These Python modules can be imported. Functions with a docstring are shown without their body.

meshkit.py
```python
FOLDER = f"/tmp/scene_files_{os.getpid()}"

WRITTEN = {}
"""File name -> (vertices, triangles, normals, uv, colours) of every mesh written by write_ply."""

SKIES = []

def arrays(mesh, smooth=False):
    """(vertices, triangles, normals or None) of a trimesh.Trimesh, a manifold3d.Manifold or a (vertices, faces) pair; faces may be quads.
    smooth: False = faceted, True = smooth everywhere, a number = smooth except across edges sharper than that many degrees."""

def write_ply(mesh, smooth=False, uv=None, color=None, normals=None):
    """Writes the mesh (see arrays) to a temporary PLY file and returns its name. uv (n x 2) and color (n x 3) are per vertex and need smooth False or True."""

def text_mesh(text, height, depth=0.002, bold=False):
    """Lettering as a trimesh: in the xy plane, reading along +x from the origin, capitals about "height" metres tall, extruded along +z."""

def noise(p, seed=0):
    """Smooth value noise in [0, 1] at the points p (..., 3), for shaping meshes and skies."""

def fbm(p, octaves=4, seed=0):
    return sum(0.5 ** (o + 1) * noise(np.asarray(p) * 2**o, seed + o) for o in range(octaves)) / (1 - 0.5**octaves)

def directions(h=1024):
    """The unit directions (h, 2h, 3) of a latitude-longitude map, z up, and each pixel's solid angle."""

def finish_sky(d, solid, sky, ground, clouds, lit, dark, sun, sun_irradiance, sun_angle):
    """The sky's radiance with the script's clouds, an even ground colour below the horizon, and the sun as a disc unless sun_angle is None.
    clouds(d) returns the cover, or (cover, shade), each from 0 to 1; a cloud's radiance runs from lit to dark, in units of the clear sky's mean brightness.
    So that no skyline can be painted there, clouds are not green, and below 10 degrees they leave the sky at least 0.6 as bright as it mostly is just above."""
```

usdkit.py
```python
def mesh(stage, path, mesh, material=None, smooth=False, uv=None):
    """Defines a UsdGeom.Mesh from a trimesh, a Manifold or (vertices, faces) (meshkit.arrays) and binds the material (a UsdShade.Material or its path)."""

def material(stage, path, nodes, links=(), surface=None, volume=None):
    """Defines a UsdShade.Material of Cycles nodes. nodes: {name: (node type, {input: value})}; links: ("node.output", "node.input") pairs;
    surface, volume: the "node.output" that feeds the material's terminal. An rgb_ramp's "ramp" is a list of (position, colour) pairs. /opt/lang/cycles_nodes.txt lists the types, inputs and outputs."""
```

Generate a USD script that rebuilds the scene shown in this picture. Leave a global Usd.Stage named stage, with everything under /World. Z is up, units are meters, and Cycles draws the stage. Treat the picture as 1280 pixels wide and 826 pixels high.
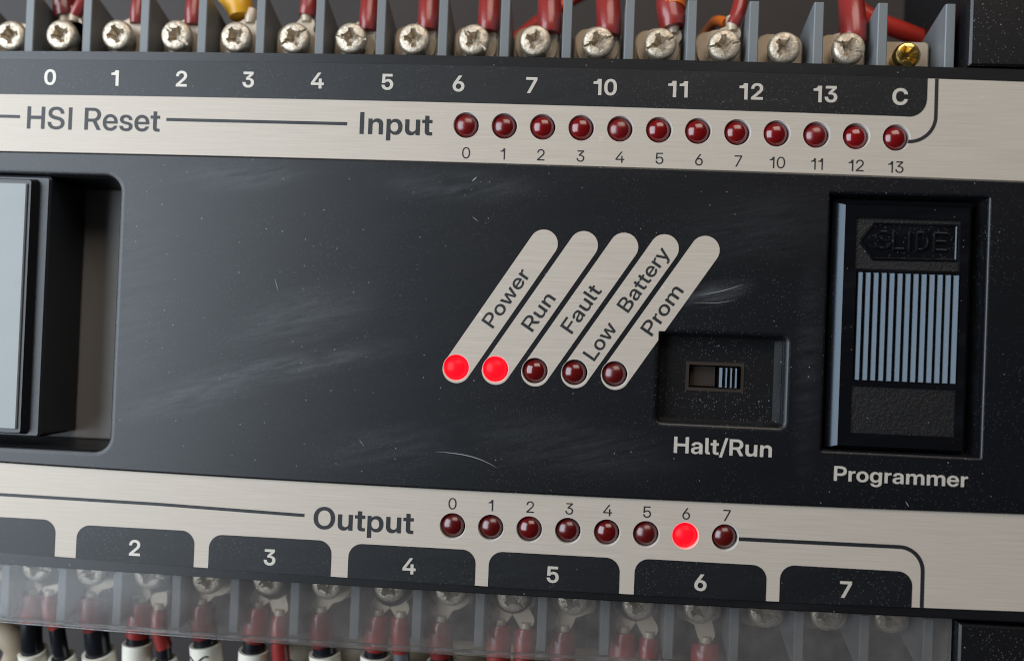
import math, glob, random
import numpy as np, trimesh, manifold3d as m3, usdkit
from pxr import Usd, UsdGeom, UsdLux, UsdShade, Gf, Sdf
from shapely.geometry import Polygon, LineString, Point, box
from shapely import affinity
from shapely.ops import unary_union

stage = Usd.Stage.CreateInMemory()
UsdGeom.SetStageUpAxis(stage, UsdGeom.Tokens.z)
UsdGeom.SetStageMetersPerUnit(stage, 1.0)
stage.SetDefaultPrim(UsdGeom.Xform.Define(stage, '/World').GetPrim())
UsdGeom.Scope.Define(stage, '/World/Looks')

# The device hangs upright. Sizes below are in millimetres on its face: x right, y up, w out of the face.
def W(p):
    p = np.asarray(p, float)
    return np.stack([p[..., 0], -p[..., 2], p[..., 1]], -1) * 0.001

# ------------------------------------------------------------------ camera
def rot(y, p, r):
    cy, sy, cp, sp, cr, sr = math.cos(y), math.sin(y), math.cos(p), math.sin(p), math.cos(r), math.sin(r)
    return np.array([[cy, 0, sy], [0, 1, 0], [-sy, 0, cy]]) @ np.array([[1, 0, 0], [0, cp, -sp], [0, sp, cp]]) @ np.array([[cr, -sr, 0], [sr, cr, 0], [0, 0, 1]])
CR, EYE = rot(0.06494, 0.01025, 0.03933), np.array([0, 0, 110.0])
cam = UsdGeom.Camera.Define(stage, '/World/camera')
M = np.eye(4)
for k in range(3):
    M[k, :3] = W(CR[:, k]) * 1000
M[3, :3] = W(EYE)
cam.AddTransformOp().Set(Gf.Matrix4d(*M.ravel().tolist()))
cam.CreateHorizontalApertureAttr(36.0); cam.CreateVerticalApertureAttr(36.0 * 660 / 1024)
cam.CreateFocalLengthAttr(36.0 * 1100 / 1280)
cam.CreateClippingRangeAttr(Gf.Vec2f(0.005, 50))
cam.CreateFStopAttr(9.0); cam.CreateFocusDistanceAttr(0.1105)
cam.CreateExposureAttr(0.0)

# ------------------------------------------------------------------ light: a window to the left, a warm ceiling lamp, dim room
def lamp(name, pos, target, w, h, color, intensity):
    l = UsdLux.RectLight.Define(stage, '/World/' + name)
    z = np.array(pos, float) - np.array(target, float); z /= np.linalg.norm(z)
    x = np.cross([0, 1, 0], z); x /= np.linalg.norm(x); y = np.cross(z, x)
    T = np.eye(4)
    for k, a in enumerate((x, y, z)):
        T[k, :3] = W(a) * 1000
    T[3, :3] = W(pos)
    l.AddTransformOp().Set(Gf.Matrix4d(*T.ravel().tolist()))
    l.CreateWidthAttr(w / 1000); l.CreateHeightAttr(h / 1000)
    l.CreateColorAttr(Gf.Vec3f(*color)); l.CreateIntensityAttr(intensity)
    l.CreateNormalizeAttr(False)
lamp('window_light', (-370, 60, 285), (0, 0, 0), 430, 490, (0.80, 0.90, 1.0), 6.4)
lamp('ceiling_light', (120, 470, 350), (0, 0, 0), 460, 320, (1.0, 0.89, 0.77), 4.0)
dome = UsdLux.DomeLight.Define(stage, '/World/room_light')
rm = usdkit.material(stage, '/World/Looks/room_glow', {'b': ('background_shader', {'color': (1.0, 0.9, 0.8), 'strength': 0.030})}, surface='b.background')
UsdShade.MaterialBindingAPI.Apply(dome.GetPrim()).Bind(rm)

# ------------------------------------------------------------------ materials
MAT = {}
def mat(name, base, rough=0.5, metal=0.0, extra=None, nodes=None, links=()):
    n = {'p': ('principled_bsdf', {'base_color': base, 'roughness': rough, 'metallic': metal, **(extra or {})})}
    n.update(nodes or {})
    MAT[name] = usdkit.material(stage, '/World/Looks/' + name, n, list(links), surface='p.BSDF')

MM = {'g': ('geometry', {}), 'mm': ('vector_math', {'math_type': 'scale', 'scale': 1000.0})}
MML = [('g.position', 'mm.vector1')]

def dusty(name, base, rough, dust=(0.30, 0.30, 0.31), amount=1.0, smear=0.0, extra=None, bump=0.02, brushed=True, patch=None):
    """Dark plastic or print with fine brush grain, specks of dust in patches and rubbed smears."""
    n = dict(MM)
    n['v'] = ('voronoi_texture', {'scale': 0.95, 'randomness': 1.0})
    n['v2'] = ('voronoi_texture', {'scale': 3.6, 'randomness': 1.0})
    n['patch'] = ('noise_texture', {'scale': 0.09, 'detail': 4.0, 'roughness': 0.6})
    n['s1'] = ('map_range', {'from_min': 0.085, 'from_max': 0.05, 'to_min': 0.0, 'to_max': 1.0, 'clamp': True})
    n['s2'] = ('map_range', {'from_min': 0.30, 'from_max': 0.12, 'to_min': 0.0, 'to_max': 1.0, 'clamp': True})
    n['sep2'] = ('separate_color', {})
    n['keep2'] = ('map_range', {'from_min': 0.74, 'from_max': 0.98, 'to_min': 0.0, 'to_max': 1.0, 'clamp': True})
    n['m3'] = ('math', {'math_type': 'multiply'})
    n['sep'] = ('separate_color', {})
    n['keep'] = ('map_range', {'from_min': 0.45, 'from_max': 0.9, 'to_min': 0.0, 'to_max': 1.0, 'clamp': True})
    n['m1'] = ('math', {'math_type': 'multiply'})
    n['pk'] = ('map_range', {'from_min': 0.36, 'from_max': 0.60, 'to_min': 0.0, 'to_max': 0.7, 'clamp': True})
    n['m2'] = ('math', {'math_type': 'multiply'})
    n['sum'] = ('math', {'math_type': 'maximum'})
    n['amt'] = ('math', {'math_type': 'multiply', 'value2': amount})
    n['col'] = ('mix_color', {'a': base, 'b': dust})
    # rubbed smears: noise drawn out along a slanted direction, in patches
    n['rotm'] = ('mapping', {'mapping_type': 'texture', 'rotation': (0, -0.22, 0), 'scale': (9.0, 1.0, 1.0)})
    n['sm'] = ('noise_texture', {'scale': 0.42, 'detail': 6.0, 'roughness': 0.62})
    n['smr'] = ('map_range', {'from_min': 0.47, 'from_max': 0.75, 'to_min': 0.0, 'to_max': 1.0, 'clamp': True})
    n['big'] = ('noise_texture', {'scale': 0.028, 'detail': 2.0})
    n['bigr'] = ('map_range', {'from_min': 0.42, 'from_max': 0.66, 'to_min': 0.0, 'to_max': 1.0, 'clamp': True})
    n['sms'] = ('math', {'math_type': 'multiply'})
    n['sma'] = ('math', {'math_type': 'multiply', 'value2': smear})
    n['col2'] = ('mix_color', {'b': (0.15, 0.155, 0.165)})
    n['rg'] = ('math', {'math_type': 'multiply_add', 'value2': 0.05, 'value3': rough})
    # grain
    n['bm'] = ('mapping', {'mapping_type': 'point', 'scale': (0.22, 1.0, 5.5) if brushed else (3.0, 3.0, 3.0)})
    n['bn'] = ('noise_texture', {'scale': 1.0, 'detail': 3.0, 'roughness': 0.7})
    n['bp'] = ('bump', {'strength': bump, 'distance': 0.0002})
    l = MML + [('mm.vector', 'v.vector'), ('mm.vector', 'v2.vector'), ('mm.vector', 'patch.vector'), ('v.distance', 's1.value'), ('v2.distance', 's2.value'),
               ('v.color', 'sep.color'), ('sep.r', 'keep.value'), ('s1.result', 'm1.value1'), ('keep.result', 'm1.value2'), ('patch.fac', 'pk.value'),
               ('v2.color', 'sep2.color'), ('sep2.g', 'keep2.value'), ('s2.result', 'm3.value1'), ('keep2.result', 'm3.value2'), ('m3.value', 'm2.value1'), ('pk.result', 'm2.value2'), ('m1.value', 'sum.value1'), ('m2.value', 'sum.value2'), ('sum.value', 'amt.value1'),
               ('mm.vector', 'rotm.vector'), ('rotm.vector', 'sm.vector'), ('sm.fac', 'smr.value'), ('mm.vector', 'big.vector'), ('big.fac', 'bigr.value'),
               ('smr.result', 'sms.value1'), ('bigr.result', 'sms.value2'), ('sms.value', 'sma.value1'), ('sma.value', 'col2.fac'), ('col.result', 'col2.a'),
               ('amt.value', 'col.fac'), ('sm.fac', 'rg.value1'), ('rg.value', 'p.roughness'), ('col2.result', 'p.base_color'),
               ('mm.vector', 'bm.vector'), ('bm.vector', 'bn.vector'), ('bn.fac', 'bp.height'), ('bp.normal', 'p.normal')]
    if patch:     # rubs left by fingers: soft strokes (centre, half length, half width, tilt, strength) broken up by streaky grain
        n['sg'] = ('mapping', {'mapping_type': 'texture', 'rotation': (0, -0.24, 0), 'scale': (3.2, 1.0, 0.45)})
        n['sgn'] = ('noise_texture', {'scale': 0.5, 'detail': 7.0, 'roughness': 0.72})
        n['sgr'] = ('map_range', {'from_min': 0.34, 'from_max': 0.72, 'to_min': 0.0, 'to_max': 1.0, 'clamp': True})
        n['pmul'] = ('math', {'math_type': 'multiply', 'use_clamp': True})
        l = [q for q in l if q[1] != 'col2.fac'] + [('mm.vector', 'sg.vector'), ('sg.vector', 'sgn.vector'), ('sgn.fac', 'sgr.value'), ('sgr.result', 'pmul.value1'), ('pmul.value', 'col2.fac')]
        last = None
        for i, (px_, py_, hl, hw, tilt, st) in enumerate(patch):
            n[f'k{i}'] = ('mapping', {'mapping_type': 'texture', 'location': (px_, -0.36, py_), 'rotation': (0, -tilt, 0), 'scale': (hl, 50.0, hw)})
            n[f'q{i}'] = ('vector_math', {'math_type': 'length'})
            n[f'e{i}'] = ('map_range', {'range_type': 'smoothstep', 'from_min': 1.0, 'from_max': 0.1, 'to_min': 0.0, 'to_max': st, 'clamp': True})
            l += [('mm.vector', f'k{i}.vector'), (f'k{i}.vector', f'q{i}.vector1'), (f'q{i}.value', f'e{i}.value')]
            if last is None: last = f'e{i}.result'
            else:
                n[f'x{i}'] = ('math', {'math_type': 'maximum'})
                l += [(last, f'x{i}.value1'), (f'e{i}.result', f'x{i}.value2')]; last = f'x{i}.value'
        l += [(last, 'pmul.value2')]
    mat(name, base, rough, 0.0, extra, n, l)

def brushed(name, c1, c2, rough, metal):
    n = dict(MM)
    n['bm'] = ('mapping', {'mapping_type': 'point', 'scale': (0.12, 1.0, 7.0)})
    n['bn'] = ('noise_texture', {'scale': 1.0, 'detail': 3.0, 'roughness': 0.7})
    n['c'] = ('mix_color', {'a': c1, 'b': c2})
    n['cr'] = ('map_range', {'from_min': 0.3, 'from_max': 0.7, 'clamp': True})
    n['bp'] = ('bump', {'strength': 0.05, 'distance': 0.0002})
    n['sp'] = ('noise_texture', {'scale': 0.5, 'detail': 5.0, 'roughness': 0.7})
    n['spr'] = ('map_range', {'from_min': 0.66, 'from_max': 0.74, 'to_min': 0.0, 'to_max': 0.35, 'clamp': True})
    n['c2'] = ('mix_color', {'b': (0.72, 0.70, 0.66)})
    n['rr'] = ('math', {'math_type': 'multiply_add', 'value2': 0.10, 'value3': rough - 0.05})
    l = MML + [('mm.vector', 'bm.vector'), ('bm.vector', 'bn.vector'), ('bn.fac', 'cr.value'), ('cr.result', 'c.fac'), ('bn.fac', 'bp.height'), ('bp.normal', 'p.normal'),
               ('mm.vector', 'sp.vector'), ('sp.fac', 'spr.value'), ('spr.result', 'c2.fac'), ('c.result', 'c2.a'), ('c2.result', 'p.base_color'), ('bn.fac', 'rr.value1'), ('rr.value', 'p.roughness')]
    mat(name, c1, rough, metal, None, n, l)

brushed('brushed_silver', (0.425, 0.372, 0.312), (0.500, 0.440, 0.376), 0.54, 0.22)
RUBS = [(-36, -4.6, 20, 2.6, 0.22, 0.34), (-34, 2.0, 13, 5.0, 0.30, 0.26), (-47, -8.5, 16, 3.0, 0.30, 0.26), (-42, 19.5, 12, 3.0, 0.05, 0.26), (-15, 19.0, 14, 3.0, 0.0, 0.20),
        (17.5, 6.6, 6.0, 2.0, 0.25, 0.34), (-22, -14, 14, 4.0, 0.1, 0.14), (-56, 6, 8, 20, 0, 0.10), (22, 15, 16, 6.0, 0.1, 0.09), (0, -13, 20, 5.0, -0.1, 0.12), (29.2, -2, 2.2, 18, 0, 0.10)]
dusty('black_panel', (0.0020, 0.0025, 0.0042), 0.365, amount=0.75, smear=0.20, bump=0.05, patch=RUBS)
dusty('black_print', (0.0035, 0.004, 0.0055), 0.42, amount=0.38, smear=0.04, bump=0.04)
dusty('black_housing', (0.005, 0.005, 0.006), 0.34, amount=0.8, smear=0.05, bump=0.03, brushed=False)
dusty('black_gloss', (0.003, 0.003, 0.004), 0.17, amount=0.4, smear=0.04, extra={'specular_tint': (0.72, 0.86, 1.0)}, bump=0.0, brushed=False)
dusty('black_grained', (0.005, 0.005, 0.006), 0.42, amount=0.6, bump=0.6, brushed=False)
dusty('grey_brown_plastic', (0.205, 0.198, 0.19), 0.5, amount=0.2, bump=0.0, brushed=False)
dusty('module_grey', (0.25, 0.265, 0.27), 0.42, amount=0.2, smear=0.1, bump=0.03, brushed=False)
dusty('module_dark', (0.014, 0.016, 0.021), 0.35, amount=0.3, bump=0.0, brushed=False)
dusty('divider_grey', (0.150, 0.163, 0.170), 0.42, amount=0.25, smear=0.1, bump=0.02, brushed=False)
dusty('block_dark', (0.012, 0.0125, 0.014), 0.5, amount=0.2, bump=0.0, brushed=False)
def worn_ink(name, ink_, under, rough, metal):
    mat(name, ink_, rough, metal, None, {**MM, 'n': ('noise_texture', {'scale': 1.6, 'detail': 8.0, 'roughness': 0.75}), 'k': ('map_range', {'from_min': 0.60, 'from_max': 0.74, 'to_min': 0.0, 'to_max': 0.5, 'clamp': True}), 'c': ('mix_color', {'a': ink_, 'b': under})},
        MML + [('mm.vector', 'n.vector'), ('n.fac', 'k.value'), ('k.result', 'c.fac'), ('c.result', 'p.base_color')])
worn_ink('dark_ink', (0.010, 0.011, 0.013), (0.20, 0.18, 0.16), 0.5, 0.0)
worn_ink('silver_ink', (0.52, 0.475, 0.42), (0.10, 0.095, 0.09), 0.45, 0.25)
mat('scratch_grey', (0.24, 0.24, 0.245), 0.6)
mat('socket_rim', (0.66, 0.63, 0.585), 0.35, 0.15)
for _i, (_k, _ro) in enumerate(((1.0, 0.20), (0.82, 0.26), (1.18, 0.16), (0.92, 0.30))):
    for _n, _c in (('red_lamp', (0.23, 0.004, 0.006)), ('dim_lamp', (0.135, 0.003, 0.004))):
        mat(f'{_n}_{_i}', tuple(c * _k for c in _c), _ro, 0.0, {'coat_weight': 0.7, 'coat_roughness': _ro * 0.8, 'transmission_weight': 0.35, 'subsurface_weight': 0.3, 'subsurface_scale': 0.001, 'subsurface_radius': (1.0, 0.05, 0.05)})
mat('lit_lamp', (0.2, 0.002, 0.003), 0.35, 0.0, {'emission_color': (1.0, 0.0015, 0.006), 'emission_strength': 3.0, 'specular_ior_level': 0.15})
mat('screw_metal', (0.66, 0.61, 0.53), 0.24, 0.68, None, {**MM, 'b': ('bump', {'strength': 0.45, 'distance': 0.0003}), 'n': ('noise_texture', {'scale': 2.2, 'detail': 5.0, 'roughness': 0.65}), 'c': ('mix_color', {'a': (0.64, 0.56, 0.45), 'b': (0.34, 0.26, 0.18)}), 'r': ('map_range', {'from_min': 0.4, 'from_max': 0.7, 'clamp': True}), 'rg': ('map_range', {'from_min': 0.3, 'from_max': 0.7, 'to_min': 0.30, 'to_max': 0.50})},
    MML + [('mm.vector', 'n.vector'), ('n.fac', 'r.value'), ('r.result', 'c.fac'), ('c.result', 'p.base_color'), ('n.fac', 'rg.value'), ('rg.result', 'p.roughness'), ('n.fac', 'b.height'), ('b.normal', 'p.normal')])
mat('brass_metal', (0.62, 0.46, 0.16), 0.25, 1.0)
mat('lug_metal', (0.56, 0.46, 0.345), 0.42, 0.25)
mat('red_sleeve', (0.25, 0.023, 0.019), 0.34, 0.0, {'coat_weight': 0.4, 'coat_roughness': 0.12})
mat('dark_red_sleeve', (0.14, 0.012, 0.012), 0.34, 0.0, {'coat_weight': 0.4, 'coat_roughness': 0.12})
mat('bright_red_wire', (0.55, 0.035, 0.02), 0.35)
mat('orange_wire', (0.75, 0.17, 0.02), 0.3)
mat('yellow_sleeve', (0.72, 0.36, 0.02), 0.33)
mat('black_wire', (0.008, 0.009, 0.012), 0.22)
mat('grey_wire', (0.10, 0.11, 0.12), 0.3)
mat('white_marker', (0.74, 0.70, 0.60), 0.42)
mat('tan_marker', (0.42, 0.34, 0.24), 0.5)
mat('pen_ink', (0.015, 0.02, 0.03), 0.5)
mat('slot_brass', (0.030, 0.021, 0.015), 0.5, 0.2)
mat('cabinet_paint', (0.075, 0.046, 0.034), 0.6, 0.0, None, {**MM, 'n': ('noise_texture', {'scale': 0.06, 'detail': 3.0}), 'c': ('mix_color', {'a': (0.030, 0.016, 0.011), 'b': (0.005, 0.005, 0.006)})},
    MML + [('mm.vector', 'n.vector'), ('n.fac', 'c.fac'), ('c.result', 'p.base_color')])
# hazy clear plastic: mostly see-through, with a scuffed film and a gloss
_n = {**MM, 't': ('transparent_bsdf', {'color': (0.965, 0.97, 0.97)}), 'd': ('diffuse_bsdf', {'color': (0.52, 0.47, 0.445)}), 'tr': ('translucent_bsdf', {'color': (0.5, 0.5, 0.52)}),
      'dd': ('mix_closure', {'fac': 0.35}), 'gl': ('glossy_bsdf', {'color': (0.9, 0.9, 0.9), 'roughness': 0.12}), 'fr': ('fresnel', {'IOR': 1.27}),
      'vs': ('voronoi_texture', {'scale': 1.7}), 'vr': ('map_range', {'from_min': 0.10, 'from_max': 0.05, 'to_min': 0.0, 'to_max': 0.55, 'clamp': True}), 'hx': ('math', {'math_type': 'maximum'}),
      'n': ('noise_texture', {'scale': 0.35, 'detail': 6.0, 'roughness': 0.65}), 'h': ('map_range', {'from_min': 0.3, 'from_max': 0.75, 'to_min': 0.085, 'to_max': 0.17, 'clamp': True}),
      'm1': ('mix_closure', {}), 'm2': ('mix_closure', {})}
MAT['hazy_clear'] = usdkit.material(stage, '/World/Looks/hazy_clear', _n, MML + [('mm.vector', 'n.vector'), ('n.fac', 'h.value'), ('d.BSDF', 'dd.closure1'), ('tr.BSDF', 'dd.closure2'),
    ('t.BSDF', 'm1.closure1'), ('dd.closure', 'm1.closure2'), ('mm.vector', 'vs.vector'), ('vs.distance', 'vr.value'), ('vr.result', 'hx.value1'), ('h.result', 'hx.value2'), ('hx.value', 'm1.fac'), ('m1.closure', 'm2.closure1'), ('gl.BSDF', 'm2.closure2'), ('fr.fac', 'm2.fac')], surface='m2.closure')

# ------------------------------------------------------------------ building helpers
USED = {}
ORIGIN = {'/World': np.zeros(3)}
def path(parent, name):
    base = f'{parent}/{name}'
    k = USED.get(base, -1) + 1
    USED[base] = k
    return base if k == 0 else f'{base}_{k:03d}'
def tag(prim, label=None, category=None, group=None, kind=None):
    for k, v in (('label', label), ('category', category), ('group', group), ('kind', kind)):
        if v:
            prim.SetCustomDataByKey(k, v)
def thing(name, label, category, at=(0, 0, 0), group=None):
    p = path('/World', name)
    x = UsdGeom.Xform.Define(stage, p)
    x.AddTranslateOp().Set(Gf.Vec3d(*W(at).tolist()))
    ORIGIN[p] = np.array(at, float)
    tag(x.GetPrim(), label, category, group)
    return p
def raw(m):
    if isinstance(m, m3.Manifold):
        q = m.to_mesh(); return np.array(q.vert_properties[:, :3], float), np.array(q.tri_verts)
    if isinstance(m, (tuple, list)):
        vs, fs, o = [], [], 0
        for a in m:
            v, f = raw(a); vs.append(v); fs.append(f + o); o += len(v)
        return np.vstack(vs), np.vstack(fs)
    return np.array(m.vertices), np.array(m.faces)
def part(parent, name, m, material, smooth=False, label=None, kind=None):
    v, f = raw(m)
    p = path(parent, name)
    top = '/'.join(parent.split('/')[:3]) if parent != '/World' else '/World'
    v = W(v - ORIGIN.get(top, np.zeros(3)))
    mesh = usdkit.mesh(stage, p, trimesh.Trimesh(v, f, process=False), MAT[material], smooth=smooth)
    tag(mesh.GetPrim(), label, None, None, kind)
    return p

def ext(poly, w0, w1):
    """A flat shape made solid between two heights."""
    out = []
    for g in getattr(poly, 'geoms', [poly]):
        if g.area < 1e-4: continue
        rings = [np.array(g.exterior.coords)[:-1]] + [np.array(r.coords)[:-1] for r in g.interiors]
        cs = m3.CrossSection(rings, m3.FillRule.EvenOdd)
        out.append(m3.Manifold.extrude(cs, w1 - w0).translate((0, 0, w0)))
    r = out[0]
    for o in out[1:]: r = r + o
    return r
def loft(p0, w0, p1, w1):
    a = np.array([(x, y, w0) for x, y in p0] + [(x, y, w1) for x, y in p1], float)
    return m3.Manifold.hull_points(a)
def rr(x0, y0, x1, y1, r=0.0, n=8):
    if r <= 0: return [(x0, y0), (x1, y0), (x1, y1), (x0, y1)]
    return list(box(x0 + r, y0 + r, x1 - r, y1 - r).buffer(r, quad_segs=n).exterior.coords)[:-1]
def block(x0, y0, w0, x1, y1, w1, c=0.1, r=0.0):
    """A box with its front edges chamfered."""
    return loft(rr(x0, y0, x1, y1, r), w0, rr(x0, y0, x1, y1, r), w1 - c) + loft(rr(x0, y0, x1, y1, r), w1 - c, rr(x0 + c, y0 + c, x1 - c, y1 - c, max(r - c, 0) if r else 0), w1)
def tube(pts, rad, n=16, caps=True, hollow=None):
    """A round tube along points; rad is one radius or one per point."""
    P = np.asarray(pts, float); k = len(P)
    R = np.broadcast_to(np.asarray(rad, float), (k,)).copy()
    T = np.gradient(P, axis=0); T /= np.linalg.norm(T, axis=1, keepdims=True)
    u = np.cross(T[0], [0.13, 0.2, 1.0]); u /= np.linalg.norm(u)
    V, F = [], []
    for i in range(k):
        u = u - T[i] * (u @ T[i]); u /= np.linalg.norm(u); b = np.cross(T[i], u)
        a = np.linspace(0, 2 * np.pi, n, endpoint=False)
        V += list(P[i] + R[i] * (np.cos(a)[:, None] * u + np.sin(a)[:, None] * b))
    for i in range(k - 1):
        for j in range(n):
            a, b_, c, d = i * n + j, i * n + (j + 1) % n, (i + 1) * n + (j + 1) % n, (i + 1) * n + j
            F += [(a, b_, c), (a, c, d)]
    if caps:
        V += [P[0], P[-1]]
        for j in range(n):
            F += [(k * n, (j + 1) % n, j), (k * n + 1, (k - 1) * n + j, (k - 1) * n + (j + 1) % n)]
    return trimesh.Trimesh(np.array(V), np.array(F), process=False)
def curve(pts, n=24):
    """A smooth path through points."""
    from scipy.interpolate import CubicSpline
    P = np.asarray(pts, float); t = np.r_[0, np.cumsum(np.linalg.norm(np.diff(P, axis=0), axis=1))]
    return CubicSpline(t, P, bc_type='natural')(np.linspace(0, t[-1], n)) if len(P) > 2 else np.linspace(P[0], P[-1], n)
def lathe(prof, at, n=40):
    """A profile of (radius, height) turned about the face normal."""
    m = trimesh.creation.revolve(np.array(prof, float), sections=n)
    m.apply_translation(at); return m

# lettering as flat shapes, traced from the typeface
from PIL import Image, ImageDraw, ImageFont
FONT = glob.glob('/opt/blender-*/*/datafiles/fonts/Inter.woff2')[0]
_glyphs = {}
def trace(im):
    """Outline of the bright half of a grey picture (marching squares), as a shapely area."""
    a = np.pad(im.astype(float) / 255, 1); h, w = a.shape
    nxt = {}
    def mid(y0, x0, y1, x1):
        t = (0.5 - a[y0, x0]) / (a[y1, x1] - a[y0, x0])
        return (round(x0 + (x1 - x0) * t, 4), round(-(y0 + (y1 - y0) * t), 4))
    on = a >= 0.5
    code = on[:-1, :-1] * 8 + on[:-1, 1:] * 4 + on[1:, 1:] * 2 + on[1:, :-1] * 1
    for y, x in zip(*np.nonzero((code > 0) & (code < 15))):
        c = code[y, x]
        E = {'t': (y, x, y, x + 1), 'r': (y, x + 1, y + 1, x + 1), 'b': (y + 1, x, y + 1, x + 1), 'l': (y, x, y + 1, x)}
        for s in {1: ['lb'], 2: ['br'], 3: ['lr'], 4: ['rt'], 5: ['lt', 'rb'], 6: ['bt'], 7: ['lt'], 8: ['tl'], 9: ['tb'], 10: ['tr', 'bl'], 11: ['tr'], 12: ['rl'], 13: ['rb'], 14: ['bl']}[int(c)]:
            nxt[mid(*E[s[0]])] = mid(*E[s[1]])
    area = None
    rings = []
    while nxt:
        p0, p = nxt.popitem(); ring = [p0]
        while p != p0 and p in nxt:
            ring.append(p); p = nxt.pop(p)
        if len(ring) > 3: rings.append(Polygon(ring).buffer(0))
    for r in sorted(rings, key=lambda r: -r.area):
        area = r if area is None else area.symmetric_difference(r)
    return area.simplify(0.35)
def glyph(ch, weight):
    """One character as a shape with capitals one unit high, and its advance. The capital I and the 1 are drawn plain, without slabs."""
    key = (ch, weight)
    if key not in _glyphs:
        if ch in 'I1':
            b = glyph('H', weight)[0].intersection(box(-1, 0.2, 9, 0.25)); w = min(g.bounds[2] - g.bounds[0] for g in b.geoms)
            if ch == 'I':
                _glyphs[key] = (affinity.translate(box(0, 0, w, 1), 0.12, 0), w + 0.24)
            else:
                e = 0.30
                _glyphs[key] = (affinity.translate(Polygon([(0, 0.71 - w * 0.1), (0, 0.71 + w * 0.62), (0.14, 0.735 + w * 0.62), (0.22, 0.885), (0.262, 1.0), (e + w, 1), (e + w, 0), (e, 0), (e, 0.71 - w * 0.1)]), 0.08, 0), e + w + 0.20)
            return _glyphs[key]
        f = ImageFont.truetype(FONT, 110)
        try: f.set_variation_by_axes([32, weight])
        except Exception: pass
        cap = 110 * 0.727; adv = f.getlength(ch) / cap
        if ch == ' ':
            _glyphs[key] = (None, adv)
        else:
            x0, y0, x1, y1 = f.getbbox(ch, anchor='ls')
            im = Image.new('L', (x1 - x0 + 8, y1 - y0 + 8))
            ImageDraw.Draw(im).text((4 - x0, 4 - y0), ch, 255, f, anchor='ls')
            s = affinity.translate(trace(np.asarray(im)), x0 - 5, 5 - y0)
            _glyphs[key] = (affinity.scale(s, 1 / cap, 1 / cap, origin=(0, 0)), adv)
    return _glyphs[key]
def letters(text, weight=600):
    pen, out = 0.0, []
    for ch in text:
        s, adv = glyph(ch, weight)
        if s is not None: out.append(affinity.translate(s, pen, 0))
        pen += adv
    s = unary_union(out)
    return affinity.translate(s, -s.bounds[0], 0)
def word(text, cap, weight=600, x0=None, x1=None, xc=None, base=0.0, wide=1.0):
    s = letters(text, weight); w = s.bounds[2]
    sx = (x1 - x0) / w if x1 is not None else cap * wide
    s = affinity.scale(s, sx, cap, origin=(0, 0))
    return affinity.translate(s, x0 if x0 is not None else xc - w * sx / 2, base)
def stroke(pts, width):
    return LineString(pts).buffer(width / 2, cap_style='flat', join_style='round')

# ================================================================== the cabinet behind
back = part('/World', 'cabinet_back', block(-260, -200, -62, 260, 220, -58, 0.5), 'cabinet_paint')
tag(stage.GetPrimAtPath(back), 'dark brown cabinet back behind the wiring', 'cabinet back', kind='structure')

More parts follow.
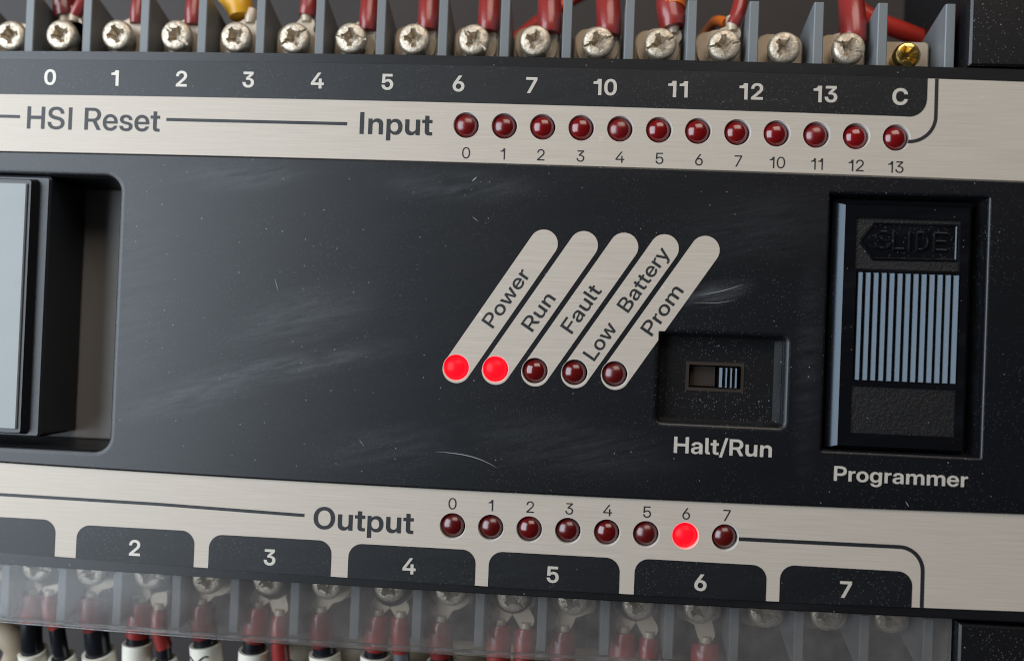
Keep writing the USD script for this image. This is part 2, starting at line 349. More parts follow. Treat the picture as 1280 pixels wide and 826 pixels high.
# ================================================================== the controller
PLC = thing('programmable_controller', 'black and silver programmable controller with rows of red lamps across its face', 'controller')
XL, XR = -100.0, 80.0
xs = np.linspace(XL, XR, 25)
bow = lambda y, c, s, a: (lambda x: y + a * ((x - c) / s) ** 2)
ledge_top, groove, band_low = bow(35.62, -8, 68, -0.5), bow(34.28, -20, 64, -0.5), bow(29.58, -30, 70, -0.5)
panel_top, panel_low = bow(22.08, -30, 83, -0.5), bow(-19.15, -8, 64, 0.55)
strip_low, ledge_low = bow(-30.95, -6, 63, 0.72), bow(-31.98, -20, 65, 0.25)
def between(lo, hi, x0=XL, x1=XR, dlo=0.0, dhi=0.0):
    x = xs[(xs > x0) & (xs < x1)]; x = np.r_[x0, x, x1]
    return Polygon([(a, lo(a) + dlo) for a in x] + [(a, hi(a) + dhi) for a in x[::-1]])

# openings in the face, with rounded rims
def rim_cut(x0, y0, x1, y1, rad, steps):
    out = None
    for (wa, ga), (wb, gb) in zip(steps, steps[1:]):
        c = loft(rr(x0 - ga, y0 - ga, x1 + ga, y1 + ga, rad + ga), wa - 0.005, rr(x0 - gb, y0 - gb, x1 + gb, y1 + gb, rad + gb), wb)
        out = c if out is None else out + c
    return out
rec = rr(-110, -16.45, -58.1, 19.05, 2.0)
round_rim = lambda k: [(-0.40, 0.0), (-0.10, 0.06 * k), (0.10, 0.16 * k), (0.23, 0.32 * k), (0.31, 0.54 * k), (0.35, 0.80 * k), (0.372, 1.05 * k), (0.8, 1.06 * k)]
rec_cut = loft(rr(-110, -16.0, -58.75, 18.6, 1.6), -9.0, rr(-110, -16.35, -58.5, 18.9, 1.9), -0.39) + rim_cut(-110, -16.35, -58.5, 18.9, 1.9, round_rim(0.85))
sl_cut = loft(rr(31.35, -11.75, 49.35, 19.05), -3.2, rr(31.3, -11.95, 49.95, 19.3), -0.39) + rim_cut(31.3, -11.95, 49.95, 19.3, 0.06, round_rim(0.45))
ht_cut = loft(rr(11.6, -9.0, 25.65, 1.25, 0.4), -1.9, rr(11.3, -9.35, 26.5, 1.45, 0.6), -0.39) + rim_cut(11.3, -9.35, 26.5, 1.45, 0.6, round_rim(0.75))
slot_cut = ext(box(14.9, -5.4, 21.9, -1.95), -5.0, -1.0)

# lamp positions
lamps_in = [(x, 26.78 - 0.30 * ((x + 4) / 43) ** 2) for x in (-13.97 + 4.82 * np.arange(12) - 0.012 * np.arange(12) * (np.arange(12) - 6) * 0.2)]
lamps_out = [(-13.68 + 4.82 * k, -23.63 + 0.055 * k) for k in range(8)]
lamps_pill = [(-13.97 + 4.945 * k, -3.76) for k in range(5)]
holes = lambda L, r: unary_union([Point(x, y).buffer(r, quad_segs=12) for x, y in L])
HR = 1.67

# housing: body behind the face, with the ledges above and below
pit = holes(lamps_in + lamps_out + lamps_pill, HR)
body = ext(between(ledge_low, ledge_top, dlo=0.3, dhi=-0.3), -22, -0.7) - rec_cut - sl_cut - ht_cut - slot_cut - ext(pit, -3.2, 1)
part(PLC, 'housing', body, 'black_housing', smooth=25)
lt = ext(between(groove, ledge_top, dhi=-0.18, dlo=0.06), -22, -0.14) + ext(between(groove, ledge_top, dlo=0.06), -22, -0.36)
part(PLC, 'upper_ledge', lt, 'black_housing')
lb = ext(between(ledge_low, strip_low, dlo=0.18, dhi=-0.05), -22, -0.14) + ext(between(ledge_low, strip_low, dhi=-0.05), -22, -0.36)
part(PLC, 'lower_ledge', lb, 'black_housing')
part(PLC, 'upper_end_block', block(47.9, 35.95, -24, 95, 75, -1.4, 0.25), 'black_housing')
part(PLC, 'lower_end_block', block(48.75, -75, -24, 95, -32.35, -0.8, 0.25), 'black_housing')

# silver face strips
up = between(panel_top, groove, dlo=-1.2, dhi=-0.03) - holes(lamps_in, HR)
lo = between(strip_low, panel_low, dlo=0.03, dhi=1.2) - holes(lamps_out, HR)
part(PLC, 'upper_silver_strip', ext(up, -0.6, 0.0), 'brushed_silver')
part(PLC, 'lower_silver_strip', ext(lo, -0.6, 0.0), 'brushed_silver')

# raised black centre panel
pc = between(panel_low, panel_top)
base = list(pc.exterior.coords)[:-1]; top = list(pc.buffer(-0.28, join_style='mitre').exterior.coords)[:-1]
mid_ = list(pc.buffer(-0.10, join_style='mitre').exterior.coords)[:-1]
pan = (loft(base, -0.6, base, 0.05) + loft(base, 0.05, mid_, 0.26) + loft(mid_, 0.26, top, 0.36)) - rec_cut - sl_cut - ht_cut - ext(holes(lamps_pill, HR), -3, 1)
part(PLC, 'center_panel', pan, 'black_panel', smooth=25)

# printed black bands and tabs on the silver
P0, P1 = -0.02, 0.03
lab = between(band_low, groove, XL, 42.42, dhi=-0.01)
lab = unary_union([lab.intersection(box(XL, 0, 40.3, 60)), lab.intersection(box(XL, 31.2, 42.42, 60)), Point(40.3, 31.15).buffer(2.1, quad_segs=16).intersection(box(38, 20, 42.42, 40))]).buffer(0.02).buffer(-0.02)
band = part(PLC, 'printed_band', ext(lab, P0, P1), 'black_print')
digits = ['0', '1', '2', '3', '4', '5', '6', '7', '10', '11', '12', '13', 'C']
dx = [-68.61, -59.9, -51.06, -42.25, -33.24, -24.2, -15.12, -5.9, 3.3, 12.3, 21.27, 30.25, 39.2]
dy = [31.69, 31.76, 31.83, 31.9, 31.96, 31.97, 31.95, 31.93, 31.88, 31.82, 31.72, 31.58, 31.45]
Q0, Q1 = 0.0, 0.06
for t, x, y in zip(digits, dx, dy):
    part(band, 'printed_number', ext(word(t, 2.02, 700, xc=x, base=y - 1.01), Q0, Q1), 'silver_ink')
tabs = [(-100, -65.2, -25.6, ''), (-62.35, -46.75, -26.05, '2'), (-44.82, -28.92, -26.33, '3'), (-26.74, -10.58, -26.5, '4'), (-8.92, 7.37, -26.52, '5'), (9.2, 25.27, -26.42, '6'), (26.88, 42.65, -26.22, '7')]
tn = {'2': (-54.56, -28.61), '3': (-36.85, -28.84), '4': (-18.93, -28.95), '5': (-0.87, -29.0), '6': (17.3, -28.95), '7': (34.8, -28.8)}
for x0, x1, y, t in tabs:
    sh = Polygon(rr(x0, -36, x1, y, 1.75, 10)).intersection(between(strip_low, panel_low, dlo=0.01))
    tp = part(PLC, 'printed_tab', ext(sh, P0, P1), 'black_print')
    if t:
        part(tp, 'printed_number', ext(word(t, 2.02, 700, xc=tn[t][0], base=tn[t][1] - 1.01), Q0, Q1), 'silver_ink')

# words, numbers and rules printed dark on the silver
def ink(name, shape): part(PLC, name, ext(shape, P0, P1), 'dark_ink')
ink('printed_word', word('HSI Reset', 2.9, 560, x0=-71.5, x1=-53.7, base=24.93))
ink('printed_word', word('Input', 2.78, 640, x0=-27.55, x1=-18.25, base=25.30))
ink('printed_word', word('Output', 2.80, 640, x0=-31.4, x1=-18.6, base=-24.93))
ink('printed_line', stroke([(-90, 26.46), (-72.5, 26.48)], 0.40))
ink('printed_line', stroke([(-52.85, 26.56), (-29.2, 26.56)], 0.40))
ink('printed_line', stroke([(-90, -22.55), (-52, -22.86), (-32.6, -23.30)], 0.40))
arc = lambda cx, cy, r, a0, a1: [(cx + r * math.cos(a), cy + r * math.sin(a)) for a in np.radians(np.linspace(a0, a1, 14))]
ink('printed_line', stroke([(21.75, -23.36)] + arc(41.0, -26.1, 2.82, 90, 0) + [(43.86, strip_low(43.8) + 0.05)], 0.46))
ink('printed_line', stroke([(40.35, 26.02)] + arc(40.4, 29.14, 3.13, -90, 0) + [(43.5, groove(43.5) - 0.05)], 0.42))
for k, t in enumerate(['0', '1', '2', '3', '4', '5', '6', '7', '10', '11', '12', '13']):
    x = [-13.83, -9.2, -4.4, 0.55, 5.45, 10.35, 15.2, 20.0, 24.75, 29.53, 34.24, 38.98][k]
    ink('printed_number', word(t, 1.40, 400, xc=x, base=23.24 - 0.0032 * k * k - 0.7))
for k, t in enumerate('01234567'):
    ink('printed_number', word(t, 1.40, 400, xc=[-13.78, -8.95, -4.02, 0.85, 5.6, 10.46, 15.25, 20.2][k], base=-20.86 + 0.042 * k - 0.7))

# the five slanted name strips
ang = math.degrees(math.atan2(16.0, 10.33))
cut = box(11.0, -9.7, 27.5, 1.78)
words = [[('Power', 0, 8.2)], [('Run', 0, 5.1)], [('Fault', 0, 6.55)], [('Low', 0, 5.05), ('Battery', 7.3, 16.35)], [('Prom', 0, 6.85)]]
start = [(-9.51, 1.24), (-4.56, 0.98), (0.34, 0.93), (3.25, -2.33), (10.22, 1.02)]
pills = [LineString([(-13.9 + 4.945 * k, -3.95), (-3.61 + 4.98 * k, 12.08 - 0.04 * k)]).buffer(1.77, quad_segs=16) for k in range(5)]
S0, S1 = 0.33, 0.39
for k in range(5):
    sh = pills[k] - holes(lamps_pill, HR) - cut
    sp = part(PLC, 'name_strip', ext(sh, S0, S1), 'brushed_silver')
    for t, a, b in words[k]:
        s = word(t, 1.82, 560, x0=a, x1=b, base=0)
        s = affinity.translate(affinity.rotate(s, ang, origin=(0, 0)), *start[k])
        part(sp, 'printed_word', ext(s, 0.36, 0.42), 'dark_ink')
part(PLC, 'printed_word', ext(word('Halt/Run', 2.0, 640, x0=13.4, x1=25.28, base=-13.15), S0, S1), 'silver_ink')
part(PLC, 'printed_word', ext(word('Programmer', 1.80, 640, x0=32.8, x1=48.62, base=-15.62), S0, S1), 'silver_ink')

# indicator lamps: a red dome in a pale socket, each seated a little differently
lrng = random.Random(11)
def indicator(x, y, w, material, label=None):
    R, z = 1.47, w - 0.75 + lrng.uniform(-0.10, 0.08)
    if material != 'lit_lamp': material += f'_{lrng.randrange(4)}'
    tx, ty = lrng.uniform(-0.05, 0.05), lrng.uniform(-0.05, 0.05)
    a = np.linspace(0, math.pi / 2, 12)
    dome = [(0.0, z - 2.2), (R, z - 2.2), (R, z)] + [(R * math.cos(t), z + 1.12 * math.sin(t)) for t in a[1:-1]] + [(0.0, z + 1.12)]
    dm = lathe([(q, h - z) for q, h in dome], (0, 0, 0))
    dm.apply_transform(trimesh.transformations.euler_matrix(tx, ty, 0)); dm.apply_translation((x + lrng.uniform(-0.04, 0.04), y + lrng.uniform(-0.04, 0.04), z))
    p = part(PLC, 'indicator_lamp', dm, material, smooth=40, label=label)
    ring = [(HR + 0.02, w - 2.6), (HR + 0.02, w + 0.012), (HR - 0.02, w + 0.012), (1.55, w - 0.30), (1.53, w - 2.6), (HR + 0.02, w - 2.6)]
    part(p, 'lamp_socket', lathe(ring, (x + 0.03, y - 0.02, 0)), 'socket_rim', smooth=30)
for x, y in lamps_in: indicator(x, y, 0.0, 'red_lamp')
for k, (x, y) in enumerate(lamps_out): indicator(x, y, 0.0, 'lit_lamp' if k == 6 else 'dim_lamp', 'bright lit red lamp' if k == 6 else None)
for k, (x, y) in enumerate(lamps_pill): indicator(x, y, S1, 'lit_lamp' if k < 2 else 'dim_lamp', 'bright lit red lamp' if k < 2 else None)

# sliding programmer cover in its recess
sc = loft(rr(31.9, -11.7, 48.6, 18.9), -3.1, rr(31.9, -11.7, 48.6, 18.9), -0.92) + loft(rr(32.1, -11.7, 48.3, 18.5), -0.95, rr(33.2, -11.3, 48.0, 18.1), -0.08)
sc = sc - ext(box(34.6, 10.35, 46.95, 16.65), -0.38, 1) - ext(box(34.7, -9.75, 47.0, -4.0), -0.25, 1) - ext(box(34.75, -3.35, 47.15, 10.0), -0.75, 1)
SC = part(PLC, 'slide_cover', sc, 'black_gloss')
part(SC, 'grained_pad', ext(box(34.62, 10.37, 46.93, 16.63), -0.6, -0.33), 'black_grained')
part(SC, 'grained_pad', ext(box(34.72, -9.73, 46.98, -4.02), -0.6, -0.21), 'black_grained')
arrow = Polygon([(35.2, 13.72), (36.85, 15.9), (46.6, 15.95), (46.6, 11.75), (36.8, 11.6)])
def ridge(pts, foot=0.27, crest=0.06, w0=-0.40, w1=-0.10):
    """A moulded raised line with sloping sides."""
    out = None
    for p, q in zip(pts, pts[1:]):
        a = np.array([(x + rad * math.cos(t), y + rad * math.sin(t), w) for x, y in (p, q) for rad, w in ((foot, w0), (foot, w0 + 0.03), (crest, w1)) for t in np.linspace(0, 2 * math.pi, 9)[:-1] + math.pi / 8])
        h = m3.Manifold.hull_points(a); out = h if out is None else out + h
    return out
ring = list(arrow.exterior.coords)
part(SC, 'arrow_plate', ext(arrow, -0.5, -0.27) + ridge(ring, 0.22, 0.05, -0.34, -0.14), 'black_gloss', smooth=30)
base_, up_ = 12.85, 14.9
LT = [[(38.6, 14.65), (38.2, 14.88), (37.6, 14.88), (37.15, 14.62), (37.15, 14.2), (37.5, 13.95), (38.2, 13.75), (38.6, 13.5), (38.6, 13.15), (38.2, 12.88), (37.5, 12.88), (37.1, 13.12)],
      [(39.15, up_), (39.15, base_), (40.3, base_)], [(41.05, up_), (41.05, base_)],
      [(41.95, up_), (41.95, base_), (42.6, base_), (43.05, 13.15), (43.25, 13.65), (43.25, 14.15), (43.05, 14.6), (42.6, up_), (41.95, up_)],
      [(45.4, up_), (44.0, up_), (44.0, base_), (45.4, base_)], [(44.0, 13.9), (45.2, 13.9)]]
wd = None
for st in LT:
    h = ridge(st, 0.27, 0.09, -0.34, -0.07); wd = h if wd is None else wd + h
part(SC, 'raised_word', wd, 'black_gloss', smooth=30)
for k in range(13):
    x = 35.38 + 0.953 * k
    prof = [(-0.42, -0.8), (-0.42, -0.47), (0.13, -0.075), (0.19, -0.06), (0.26, -0.09), (0.30, -0.16), (0.32, -0.8)]
    part(SC, 'rib', m3.Manifold.hull_points(np.array([(x + p, y, q) for p, q in prof for y in (-3.25, 9.9)])), 'black_gloss')

# halt and run switch
part(PLC, 'switch_slot', ext(box(14.8, -5.5, 22.0, -1.85) - box(15.2, -5.1, 21.65, -2.25), -2.6, -1.84), 'slot_brass')
kb = part(PLC, 'switch_knob', block(18.9, -5.0, -4.5, 21.3, -2.45, -1.75, 0.08), 'black_gloss')
for k in range(4):
    x = 19.2 + 0.6 * k
    part(kb, 'rib', m3.Manifold.hull_points(np.array([(x + p, y, q) for p, q in ((-0.26, -1.8), (-0.26, -1.70), (0.06, -1.44), (0.14, -1.43), (0.2, -1.8)) for y in (-4.95, -2.5)])), 'black_gloss')
part(PLC, 'switch_carrier', block(15.4, -5.0, -4.6, 18.7, -2.35, -2.9, 0.1), 'slot_brass')

# recess floor at the left
part(PLC, 'recess_floor', ext(box(-110, -15.9, -58.95, 18.5), -9.4, -8.2), 'grey_brown_plastic')

# scratches in the black panel
def scr(pts, wdt):
    wdt *= 0.75
    c = curve([(x, y, 0) for x, y in pts], 20)[:, :2]
    n = np.gradient(c, axis=0); n = np.c_[-n[:, 1], n[:, 0]] / np.linalg.norm(n, axis=1, keepdims=True)
    h = wdt / 2 * np.sin(np.linspace(0.08, math.pi - 0.08, 20))[:, None]
    part(PLC, 'scratch', ext(Polygon(np.vstack([c + n * h, (c - n * h)[::-1]])).buffer(0), 0.34, 0.372), 'scratch_grey')
for pts, wd in [([(-16.2, -14.4), (-13.2, -14.55), (-10.2, -15.2), (-8.2, -16.1)], 0.13), ([(15.6, 6.3), (18.6, 7.0), (21.2, 7.9)], 0.10), ([(15.2, 5.4), (18.0, 5.5), (20.4, 6.0)], 0.07), ([(-12.9, 19.6), (-12.3, 20.2)], 0.2),
                ([(41.4, -18.0 + 0.3), (41.8, -18.6 + 0.3)], 0.12), ([(-25.9, -13.3), (-25.2, -14.2)], 0.07), ([(-37.6, 6.6), (-37.1, 5.0)], 0.07), ([(-12.7, 15.2), (-11.9, 14.6)], 0.09)]:
    scr(pts, wd)

# ------------------------------------------------------------------ terminal rows
def screw_mesh(x, y, w, spin, slot=True, R=2.08):
    prof = [(0, -3.3), (R * 0.74, -3.3), (R * 0.74, -1.25), (R * 0.97, -1.25), (R, -0.95), (R * 0.985, -0.58), (R * 0.94, -0.32), (R * 0.86, -0.15), (R * 0.72, -0.05), (R * 0.4, -0.01), (0, 0)]
    cs = m3.CrossSection([np.array(prof)], m3.FillRule.NonZero)
    head = m3.Manifold.revolve(cs, 40)
    for a, L, wd in ((0, 1.5, 0.40), (90, 1.5, 0.40)):
        c = m3.Manifold.hull_points(np.array([(sx * (L if top else 0.45), sy * (wd if top else 0.2), 0.3 if top else -1.25) for sx in (-1, 1) for sy in (-1, 1) for top in (0, 1)], float))
        head = head - c.rotate((0, 0, a))
    head = head - m3.Manifold.hull_points(np.array([(s1 * 0.95 * (1 if t else 0.5), s2 * 0.95 * (1 if t else 0.5), 0.2 if t else -1.0) for s1 in (-1, 1) for s2 in (-1, 1) for t in (0, 1)], float)).rotate((0, 0, 45))
    if slot:
        head = head - m3.Manifold.cube((2 * R + 1, 0.34, 0.8), True).translate((0, 0, -0.12))
    return head.rotate((0, 0, spin)).translate((x, y, w))
rng = random.Random(5)
def terminal_row(name, s, div_x, screw_pos, brass):
    """s = +1: above the face, -1: below."""
    y0 = 33.0 if s > 0 else -33.0
    ys = lambda a: (y0, y0 + s * a)
    x0, x1 = -100, 47.0
    bl = ext(box(x0, min(ys(9.5)), x1, max(ys(9.5))), -22, -13.5)
    B = part(PLC, name, bl, 'block_dark')
    for x in div_x:
        f, bk = (44.5, 41.6) if s > 0 else (-39.9, -36.8)
        pr = [(y0, -4.0), (f, -4.0), (f, -4.6), (bk, -13.4), (y0, -13.4)]
        c = 0.12
        a = np.array([(x + sx * 0.62, y, w) for sx in (-1, 1) for y, w in pr if w < -4.1] + [(x + sx * 0.62, y, w - c) for sx in (-1, 1) for y, w in pr[:2]] + [(x + sx * (0.62 - c), y, w) for sx in (-1, 1) for y, w in pr[:2]])
        part(B, 'divider', m3.Manifold.hull_points(a), 'divider_grey')
    for k, (x, y, cx) in enumerate(screw_pos):
        m = 'brass_metal' if k in brass else 'screw_metal'
        part(B, 'clamp_plate', block(cx - 3.1, y - 2.7, -8.6, cx + 3.1, y + 2.7, -7.75, 0.2, 0.6 if k in brass else 1.7), 'lug_metal')
        part(B, 'terminal_screw', screw_mesh(x, y, -4.6, rng.uniform(-40, 40), rng.random() < 0.55, 1.72 if k in brass else 2.1), m, smooth=28, label='brass coloured screw' if k in brass else None)
    return B
udiv = [-82.4, -74.37, -66.32, -58.33, -50.41, -42.45, -34.43, -26.25, -18.0, -9.85, -1.75, 6.3, 14.25, 22.11, 30.25, 38.21, 46.55]
k48 = 114.8 / 118.0
us = [-79.81, -72.49, -64.42, -55.96, -47.45, -39.25, -31.35, -22.63, -14.43, -6.09, 2.4, 10.7, 19.14, 26.98, 35.37, 42.89]
uy = [39.83, 40.07, 40.21, 40.29, 40.2, 40.22, 40.32, 40.36, 40.39, 40.4, 40.36, 40.29, 40.22, 40.05, 40.12, 39.3]
ucx = [(a + b) / 2 for a, b in zip(udiv, udiv[1:])]
terminal_row('upper_terminal_block', 1, udiv, [(x * k48, y * k48, c) for x, y, c in zip(us, uy, ucx)], {15})
ldiv = [-82.3, -74.26, -66.36, -58.66, -50.6, -42.7, -34.6, -26.55, -18.35, -10.15, -2.05, 6.05, 14.2, 22.41, 30.49, 38.59, 46.4]
ls = [-80.3, -72.55, -64.75, -56.45, -48.2, -39.7, -31.5, -22.92, -14.55, -6.2, 1.9, 10.58, 18.65, 27.2, 35.1, 43.3]
lcx = [(a + b) / 2 for a, b in zip(ldiv, ldiv[1:])]
terminal_row('lower_terminal_block', -1, ldiv, [(x * k48, -33.35 + 0.25 * rng.uniform(-1, 1), c) for x, c in zip(ls, lcx)], set())

# ================================================================== the plug-in module at the left
MOD = thing('plug_in_module', 'grey faced rectangular plug-in module with dark stepped frame in the left recess', 'module', (-90, 1.8, 0))
part(MOD, 'base', block(-108, -15.05, -8.1, -67.75, 18.75, 0.3, 0.25, 0.5), 'module_dark')
part(MOD, 'frame', loft(rr(-107.8, -14.7, -69.25, 18.3, 0.4), 0.29, rr(-107.6, -14.4, -69.6, 18.0, 0.3), 1.5), 'module_dark')
part(MOD, 'face', block(-107, -13.95, 1.45, -70.0, 17.55, 1.8, 0.12, 0.2), 'module_grey')

# ================================================================== the clear cover over the lower terminals
CV = thing('clear_terminal_cover', 'hazy clear plastic cover hanging over the lower row of terminals', 'cover', (0, -35, -2))
low = bow(-40.0, -22, 62, 0.8)
sheet = Polygon([(-100, -32.1)] + [(x, min(low(x), -38.9)) for x in np.linspace(-100, 46.5, 20)] + [(46.5, -52), (48.3, -52), (48.3, -32.1)])
sheet = Polygon([(-100, -32.15)] + [(x, low(x)) for x in np.linspace(-100, 48.3, 24)] + [(48.3, -32.15)])
part(CV, 'front_sheet', ext(sheet, -2.7, -1.9), 'hazy_clear')
part(CV, 'end_wall', ext(box(47.3, -44, 48.25, -32.2), -9, -2.72), 'hazy_clear')
lip = np.array([(x, low(x) - 0.0, -2.3) for x in np.linspace(-100, 48.2, 30)])
part(CV, 'rolled_edge', tube(lip - [0, 0.16, 0], 0.42, 10), 'hazy_clear', smooth=True)

# ================================================================== wires
def lug_mesh(cx, cy, s, bx, by, flat=0.55, nw=1.15):
    """A fork of sheet metal about a screw, with a neck up to the barrel at (bx, by)."""
    sh = Point(cx, cy).buffer(2.75, quad_segs=12) - Point(cx, cy).buffer(1.3) - box(cx - 1.3, min(cy, cy - s * 4), cx + 1.3, max(cy, cy - s * 4))
    neck = LineString([(cx + (bx - cx) * 0.45, cy + s * 1.9), (bx, by - s * 0.6)]).buffer(nw)
    plate = ext(unary_union([sh, neck]).buffer(0.5).buffer(-0.9).buffer(0.4), -7.72, -7.72 + flat)
    a = np.array([bx, by - s * 0.35, -7.2]); b = np.array([bx, by + s * 1.6, -7.6])
    return [plate, tube(np.linspace(a, b, 4), [0.62, 0.8, 0.85, 0.85], 14)]
def upper_wire(k, x, y, r, label, material='red_sleeve', lean=0.0, top=0.0, name='sleeved_wire', barrel=None, group='sleeved wires on the upper terminals', lift=0.0):
    cx, cy = ucx[k], uy[k] * k48
    T = thing(name, label, 'wire', (cx, cy, -7.5), group)
    bx = x if barrel is None else barrel
    part(T, 'terminal_lug', lug_mesh(cx, cy, 1, bx, y - 0.6), 'lug_metal', smooth=30)
    y -= 0.0 if barrel is not None else 0.95
    p = curve([(bx, y - 0.1, -7.3), (x + lean * 0.12, y + 2.2, -7.6), (x + lean * 0.5, y + 7, -9.5 - lift)], 14)
    part(T, 'sleeve', tube(p, [r * 0.90] + [r] * 3 + list(np.linspace(r, r * 0.93, 10)), 20), material, smooth=50)
    d = p[-1] - p[-2]; d /= np.linalg.norm(d)
    part(T, 'insulation', tube(curve([p[-1] - d, p[-1] + d * 6 + [0, 0, -1], p[-1] + d * 12 + [top, 0, -6]], 12), r * 0.75, 14), material, smooth=50)
s9 = 117.4 / 119.0
U = [
    (1, -72.9, 42.9, 1.45, 'thick dark red sleeved wire behind a slimmer one above the printed 0', dict(material='dark_red_sleeve', barrel=-71.4, lift=1.5)),
    (1, -70.1, 43.0, 0.85, 'slim red sleeved wire in front of a thicker one above the printed 0', dict(barrel=-70.1)),
    (2, -62.0, 43.0, 0.95, 'slim red sleeved wire standing above the printed 1', dict(lean=-0.6)),
    (3, -53.9, 42.9, 1.15, 'red sleeved wire standing above the printed 2 beside the yellow wire', dict(lean=-1.0)),
    (5, -37.5, 43.5, 1.15, 'red sleeved wire with bare barrel nearest above the printed 4', dict(lean=-0.8, barrel=-37.3)),
    (6, -29.2, 42.5, 1.25, 'red sleeved wire above the gap between printed 4 and 5', dict(lean=-0.5)),
    (7, -20.9, 42.7, 1.40, 'red sleeved wire between printed 5 and 6 on the upper row', dict(lean=-0.6)),
    (8, -12.6, 42.6, 1.50, 'red sleeved wire just right of and above the printed 6', dict(lean=-0.2)),
    (9, -4.25, 42.5, 1.65, 'thick red sleeved wire above the printed 7, beside a loose bright red wire', dict(lean=-0.6)),
    (10, 3.75, 42.3, 1.70, 'thick red sleeved wire above the printed 10', dict(lean=-0.6)),
    (11, 11.9, 42.7, 1.80, 'red sleeved wire with orange ring just left above the printed 11', dict(lean=0.0, barrel=12.2)),
    (12, 20.9, 43.2, 0.95, 'slim leaning red sleeved wire left above the printed 12, beside the orange wire end', dict(lean=0.8, barrel=19.9)),
    (14, 36.0, 41.9, 1.75, 'glossy red sleeved wire above the gap between printed 13 and C', dict(lean=0.3)),
]
for k, x, y, r, lab_, kw in U:
    upper_wire(k, x * s9, y * s9, r, lab_, group=None, **kw)
tagw = '/World/sleeved_wire_010'
part(tagw, 'marker_ring', tube([(11.85, 44.7, -7.75), (11.85, 45.5, -7.95)], 1.9, 20), 'orange_wire', smooth=50)
# the yellow one
YW = thing('yellow_wire', 'orange-yellow wire end slanting down above the printed 3', 'wire', (-46, 43, -8))
part(YW, 'terminal_lug', lug_mesh(ucx[4], uy[4] * k48, 1, ucx[4] + 1.3, 42.0), 'lug_metal', smooth=30)
part(YW, 'sleeve', tube(curve([(-46.6, 42.7, -7.6), (-46.9, 44.0, -7.7), (-48.9, 46.6, -8.2), (-56, 53, -11)], 20), [1.55, 1.75] + [1.9] * 18, 20), 'yellow_sleeve', smooth=50)
def loose(name, label, pts, r, m):
    T = thing(name, label, 'wire', pts[0])
    part(T, 'insulation', tube(curve(pts, 26), r, 14), m, smooth=50)
loose('loose_wire', 'loose bright red wire crossing behind the dividers above the printed 6 and 7', [(-9.6, 42.0, -14), (-6.5, 45.5, -16), (0, 51, -19), (12, 58, -25)], 0.9, 'bright_red_wire')
loose('loose_wire', 'loose bright red wire sagging behind the last terminals above the printed C', [(36.5, 52, -17), (39.5, 47.6, -16), (44, 45.6, -16), (50, 44.2, -18), (58, 43, -24)], 1.25, 'bright_red_wire')
OW = thing('orange_wire', 'short orange wire end shining behind the slim red sleeve near printed 12', 'wire', (19, 43.5, -9))
part(OW, 'insulation', tube(curve([(19.6, 43.8, -9.9), (18.9, 44.5, -11.2), (18.4, 45.3, -15), (18.2, 46.5, -26)], 16), 0.75, 14), 'orange_wire', smooth=50)

# lower wires: red sleeve, insulation, white marker tube
def lower_wire(k, x, y, r, label, ins='black_wire', mark=None, sleeve='red_sleeve', barrel=None, lean=0.0, drop=5.5, pen=False, marker='white_marker', mr=None, ws=-7.6):
    cx, cy = lcx[k], -33.6
    r *= 1.12
    T = thing('marked_wire', label, 'wire', (cx, cy, -7.5))
    bx = x if barrel is None else barrel
    part(T, 'terminal_lug', lug_mesh(cx, cy, -1, bx, y + 0.5), 'lug_metal', smooth=30)
    end = y - drop
    p = curve([(bx, y, ws + 0.2), (x + 0.2 * lean, y - drop * 0.5, ws + 0.3), (x + lean, end, ws + 0.1)], 12)
    part(T, 'sleeve', tube(p, [r * 0.88] + [r] * 11, 20), sleeve, smooth=50)
    q = curve([p[-2], (x + lean * 1.15, end - 2, ws), (x + lean * 1.6, end - 7, ws - 1.5), (x + lean * 2.4, end - 14, ws - 6)], 22)
    part(T, 'insulation', tube(q, r * 0.92, 16), ins, smooth=50)
    if mark is not None:
        i0 = np.searchsorted(-q[:, 1], -mark); i0 = min(max(i0, 1), 20)
        t = (mark - q[i0 - 1, 1]) / (q[i0, 1] - q[i0 - 1, 1]); st = q[i0 - 1] + t * (q[i0] - q[i0 - 1])
        path_ = np.vstack([st, q[i0:][:9]]) if i0 < 20 else q[-3:]
        R = max(mr or 0, r * 1.24)
        V = tube(path_, R, 22, caps=False); V2 = tube(path_, R * 0.8, 22, caps=False); V2.invert()
        n = 22
        rim = trimesh.Trimesh(np.vstack([V.vertices[:n], V2.vertices[:n]]), np.array([f for j in range(n) for f in ((j, n + j, (j + 1) % n), ((j + 1) % n, n + j, n + (j + 1) % n))]), process=False)
        mk = part(T, 'marker_tube', trimesh.util.concatenate([V, V2, rim]), marker, smooth=40)
        if pen:
            c = st + (path_[1] - path_[0]) / np.linalg.norm(path_[1] - path_[0]) * 1.5
            a = np.linspace(-0.9, 0.5, 14)
            wv = np.array([(c[0] + R * 1.0 * math.sin(t), c[1] + 0.35 * math.sin(5 * t) + 0.3 * t, c[2] + R * 1.0 * math.cos(t)) for t in a])
            part(mk, 'pen_mark', tube(wv, 0.10, 8), 'pen_ink', smooth=50)
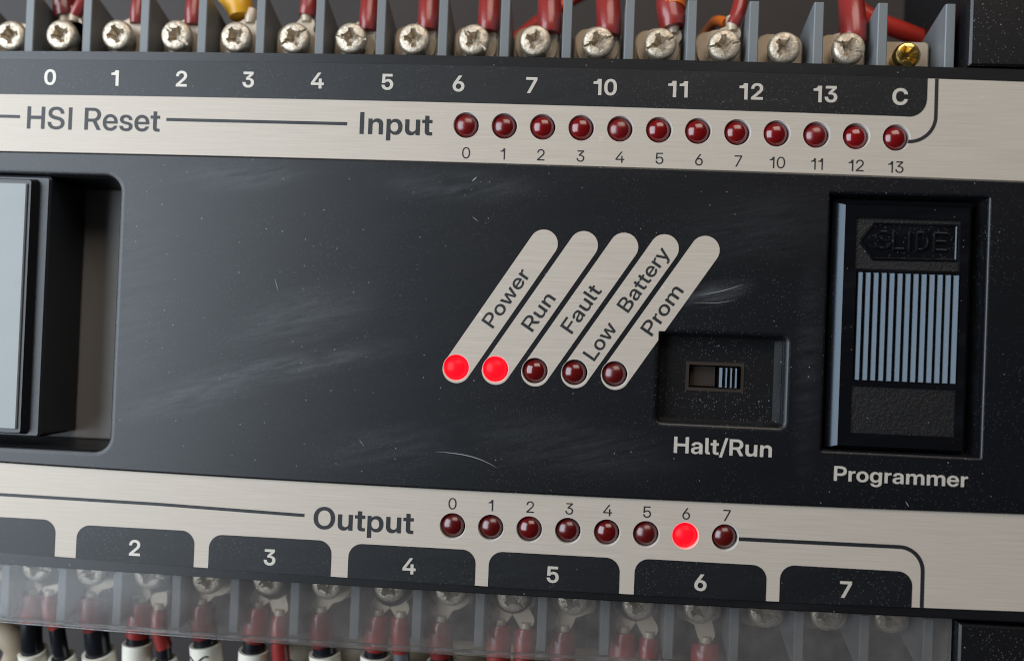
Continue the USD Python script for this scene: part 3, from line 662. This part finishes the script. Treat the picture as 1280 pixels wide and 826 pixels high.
L = [
    (1, -72.4, -37.6, 1.35, 'thicker red sleeved wire with black insulation under the unnumbered left tab', dict(mark=-45.6, drop=3.6, lean=-0.1)),
    (1, -69.9, -37.6, 1.0, 'slimmer red sleeved wire with pen marked tube under the unnumbered left tab', dict(mark=-46.2, drop=4.4, lean=1.2, pen=True, mr=1.75)),
    (2, -64.0, -37.5, 1.55, 'faint dark red sleeved wire under the left end of tab 2', dict(mark=-45.2, sleeve='dark_red_sleeve', drop=4.2, lean=0.8)),
    (3, -57.0, -37.8, 1.40, 'thicker red sleeved wire with short white tube end under the number 2', dict(mark=-43.4, drop=4.6, lean=-0.3)),
    (3, -54.4, -38.6, 0.95, 'slim red sleeved wire with bare barrel under the number 2', dict(mark=-45.4, drop=5.3, lean=0.9, mr=1.6)),
    (4, -48.4, -37.6, 1.50, 'single dim red sleeve with pen marked tube between tabs 2 and 3', dict(mark=-43.0, drop=4.3, pen=True, lean=0.6, sleeve='dark_red_sleeve', mr=2.1)),
    (5, -40.6, -37.5, 1.45, 'thicker dark red sleeved wire with pen marked tube under the number 3', dict(mark=-43.4, drop=4.4, pen=True, lean=-0.4, mr=1.9)),
    (5, -37.6, -38.4, 1.05, 'bright red slim sleeved wire under the number 3, right of the pair', dict(mark=-45.0, drop=6.0, lean=0.4, mr=1.75)),
    (6, -31.9, -37.7, 1.50, 'faint dark red sleeved wire with pen marked tube under the right end of tab 3', dict(mark=-43.2, sleeve='dark_red_sleeve', drop=4.2, pen=True, lean=0.6, mr=1.9)),
    (7, -24.1, -37.6, 1.45, 'red sleeved wire with plain white tube under the left part of tab 4', dict(mark=-43.0, drop=4.5, lean=-0.2, mr=1.95)),
    (7, -21.1, -37.7, 1.10, 'red sleeved wire with grey insulation under the left part of tab 4', dict(ins='grey_wire', drop=4.6, lean=0.3)),
    (8, -15.6, -37.9, 1.45, 'dim dark red sleeved wire alone under the right half of tab 4', dict(mark=-43.2, sleeve='dark_red_sleeve', drop=4.6, lean=0.3, mr=1.9)),
    (9, -7.7, -37.9, 1.45, 'dark red sleeved wire under the left half of tab 5, left of the pair', dict(mark=-44.2, drop=6.0, marker='tan_marker', sleeve='red_sleeve')),
    (9, -4.3, -38.2, 1.30, 'bright red sleeved wire under the left half of tab 5, right of the pair', dict(mark=-44.4, drop=6.2, marker='tan_marker')),
    (10, 0.8, -38.2, 1.50, 'dim dark red sleeve under the right half of tab 5, no tube showing', dict(sleeve='dark_red_sleeve', drop=8.0)),
    (11, 8.7, -37.9, 1.55, 'thicker red sleeved wire under the left end of tab 6', dict(drop=9.0)),
    (11, 12.0, -38.4, 1.20, 'slimmer red sleeved wire with bare barrel under the left end of tab 6', dict(drop=9.0)),
    (12, 19.6, -38.6, 1.75, 'pinkish red sleeved wire with long bare barrel under the number 6', dict(drop=9.0, barrel=19.4)),
]
for k, x, y, r, lab_, kw in L:
    lower_wire(k, x, y, r, lab_, **kw)
loose('loose_wire', 'brown wire end at the bottom left corner beneath the clear cover', [(-84, -42, -9), (-79, -42.8, -8), (-75.5, -44.2, -8), (-78, -50, -12)], 1.8, 'tan_marker')
loose('loose_wire', 'tan wire crossing low behind the tubes beneath tabs 4 and 5', [(-40, -49, -20), (-20, -45.2, -18), (-4, -44.6, -17), (12, -46, -20), (30, -52, -26)], 2.2, 'tan_marker')
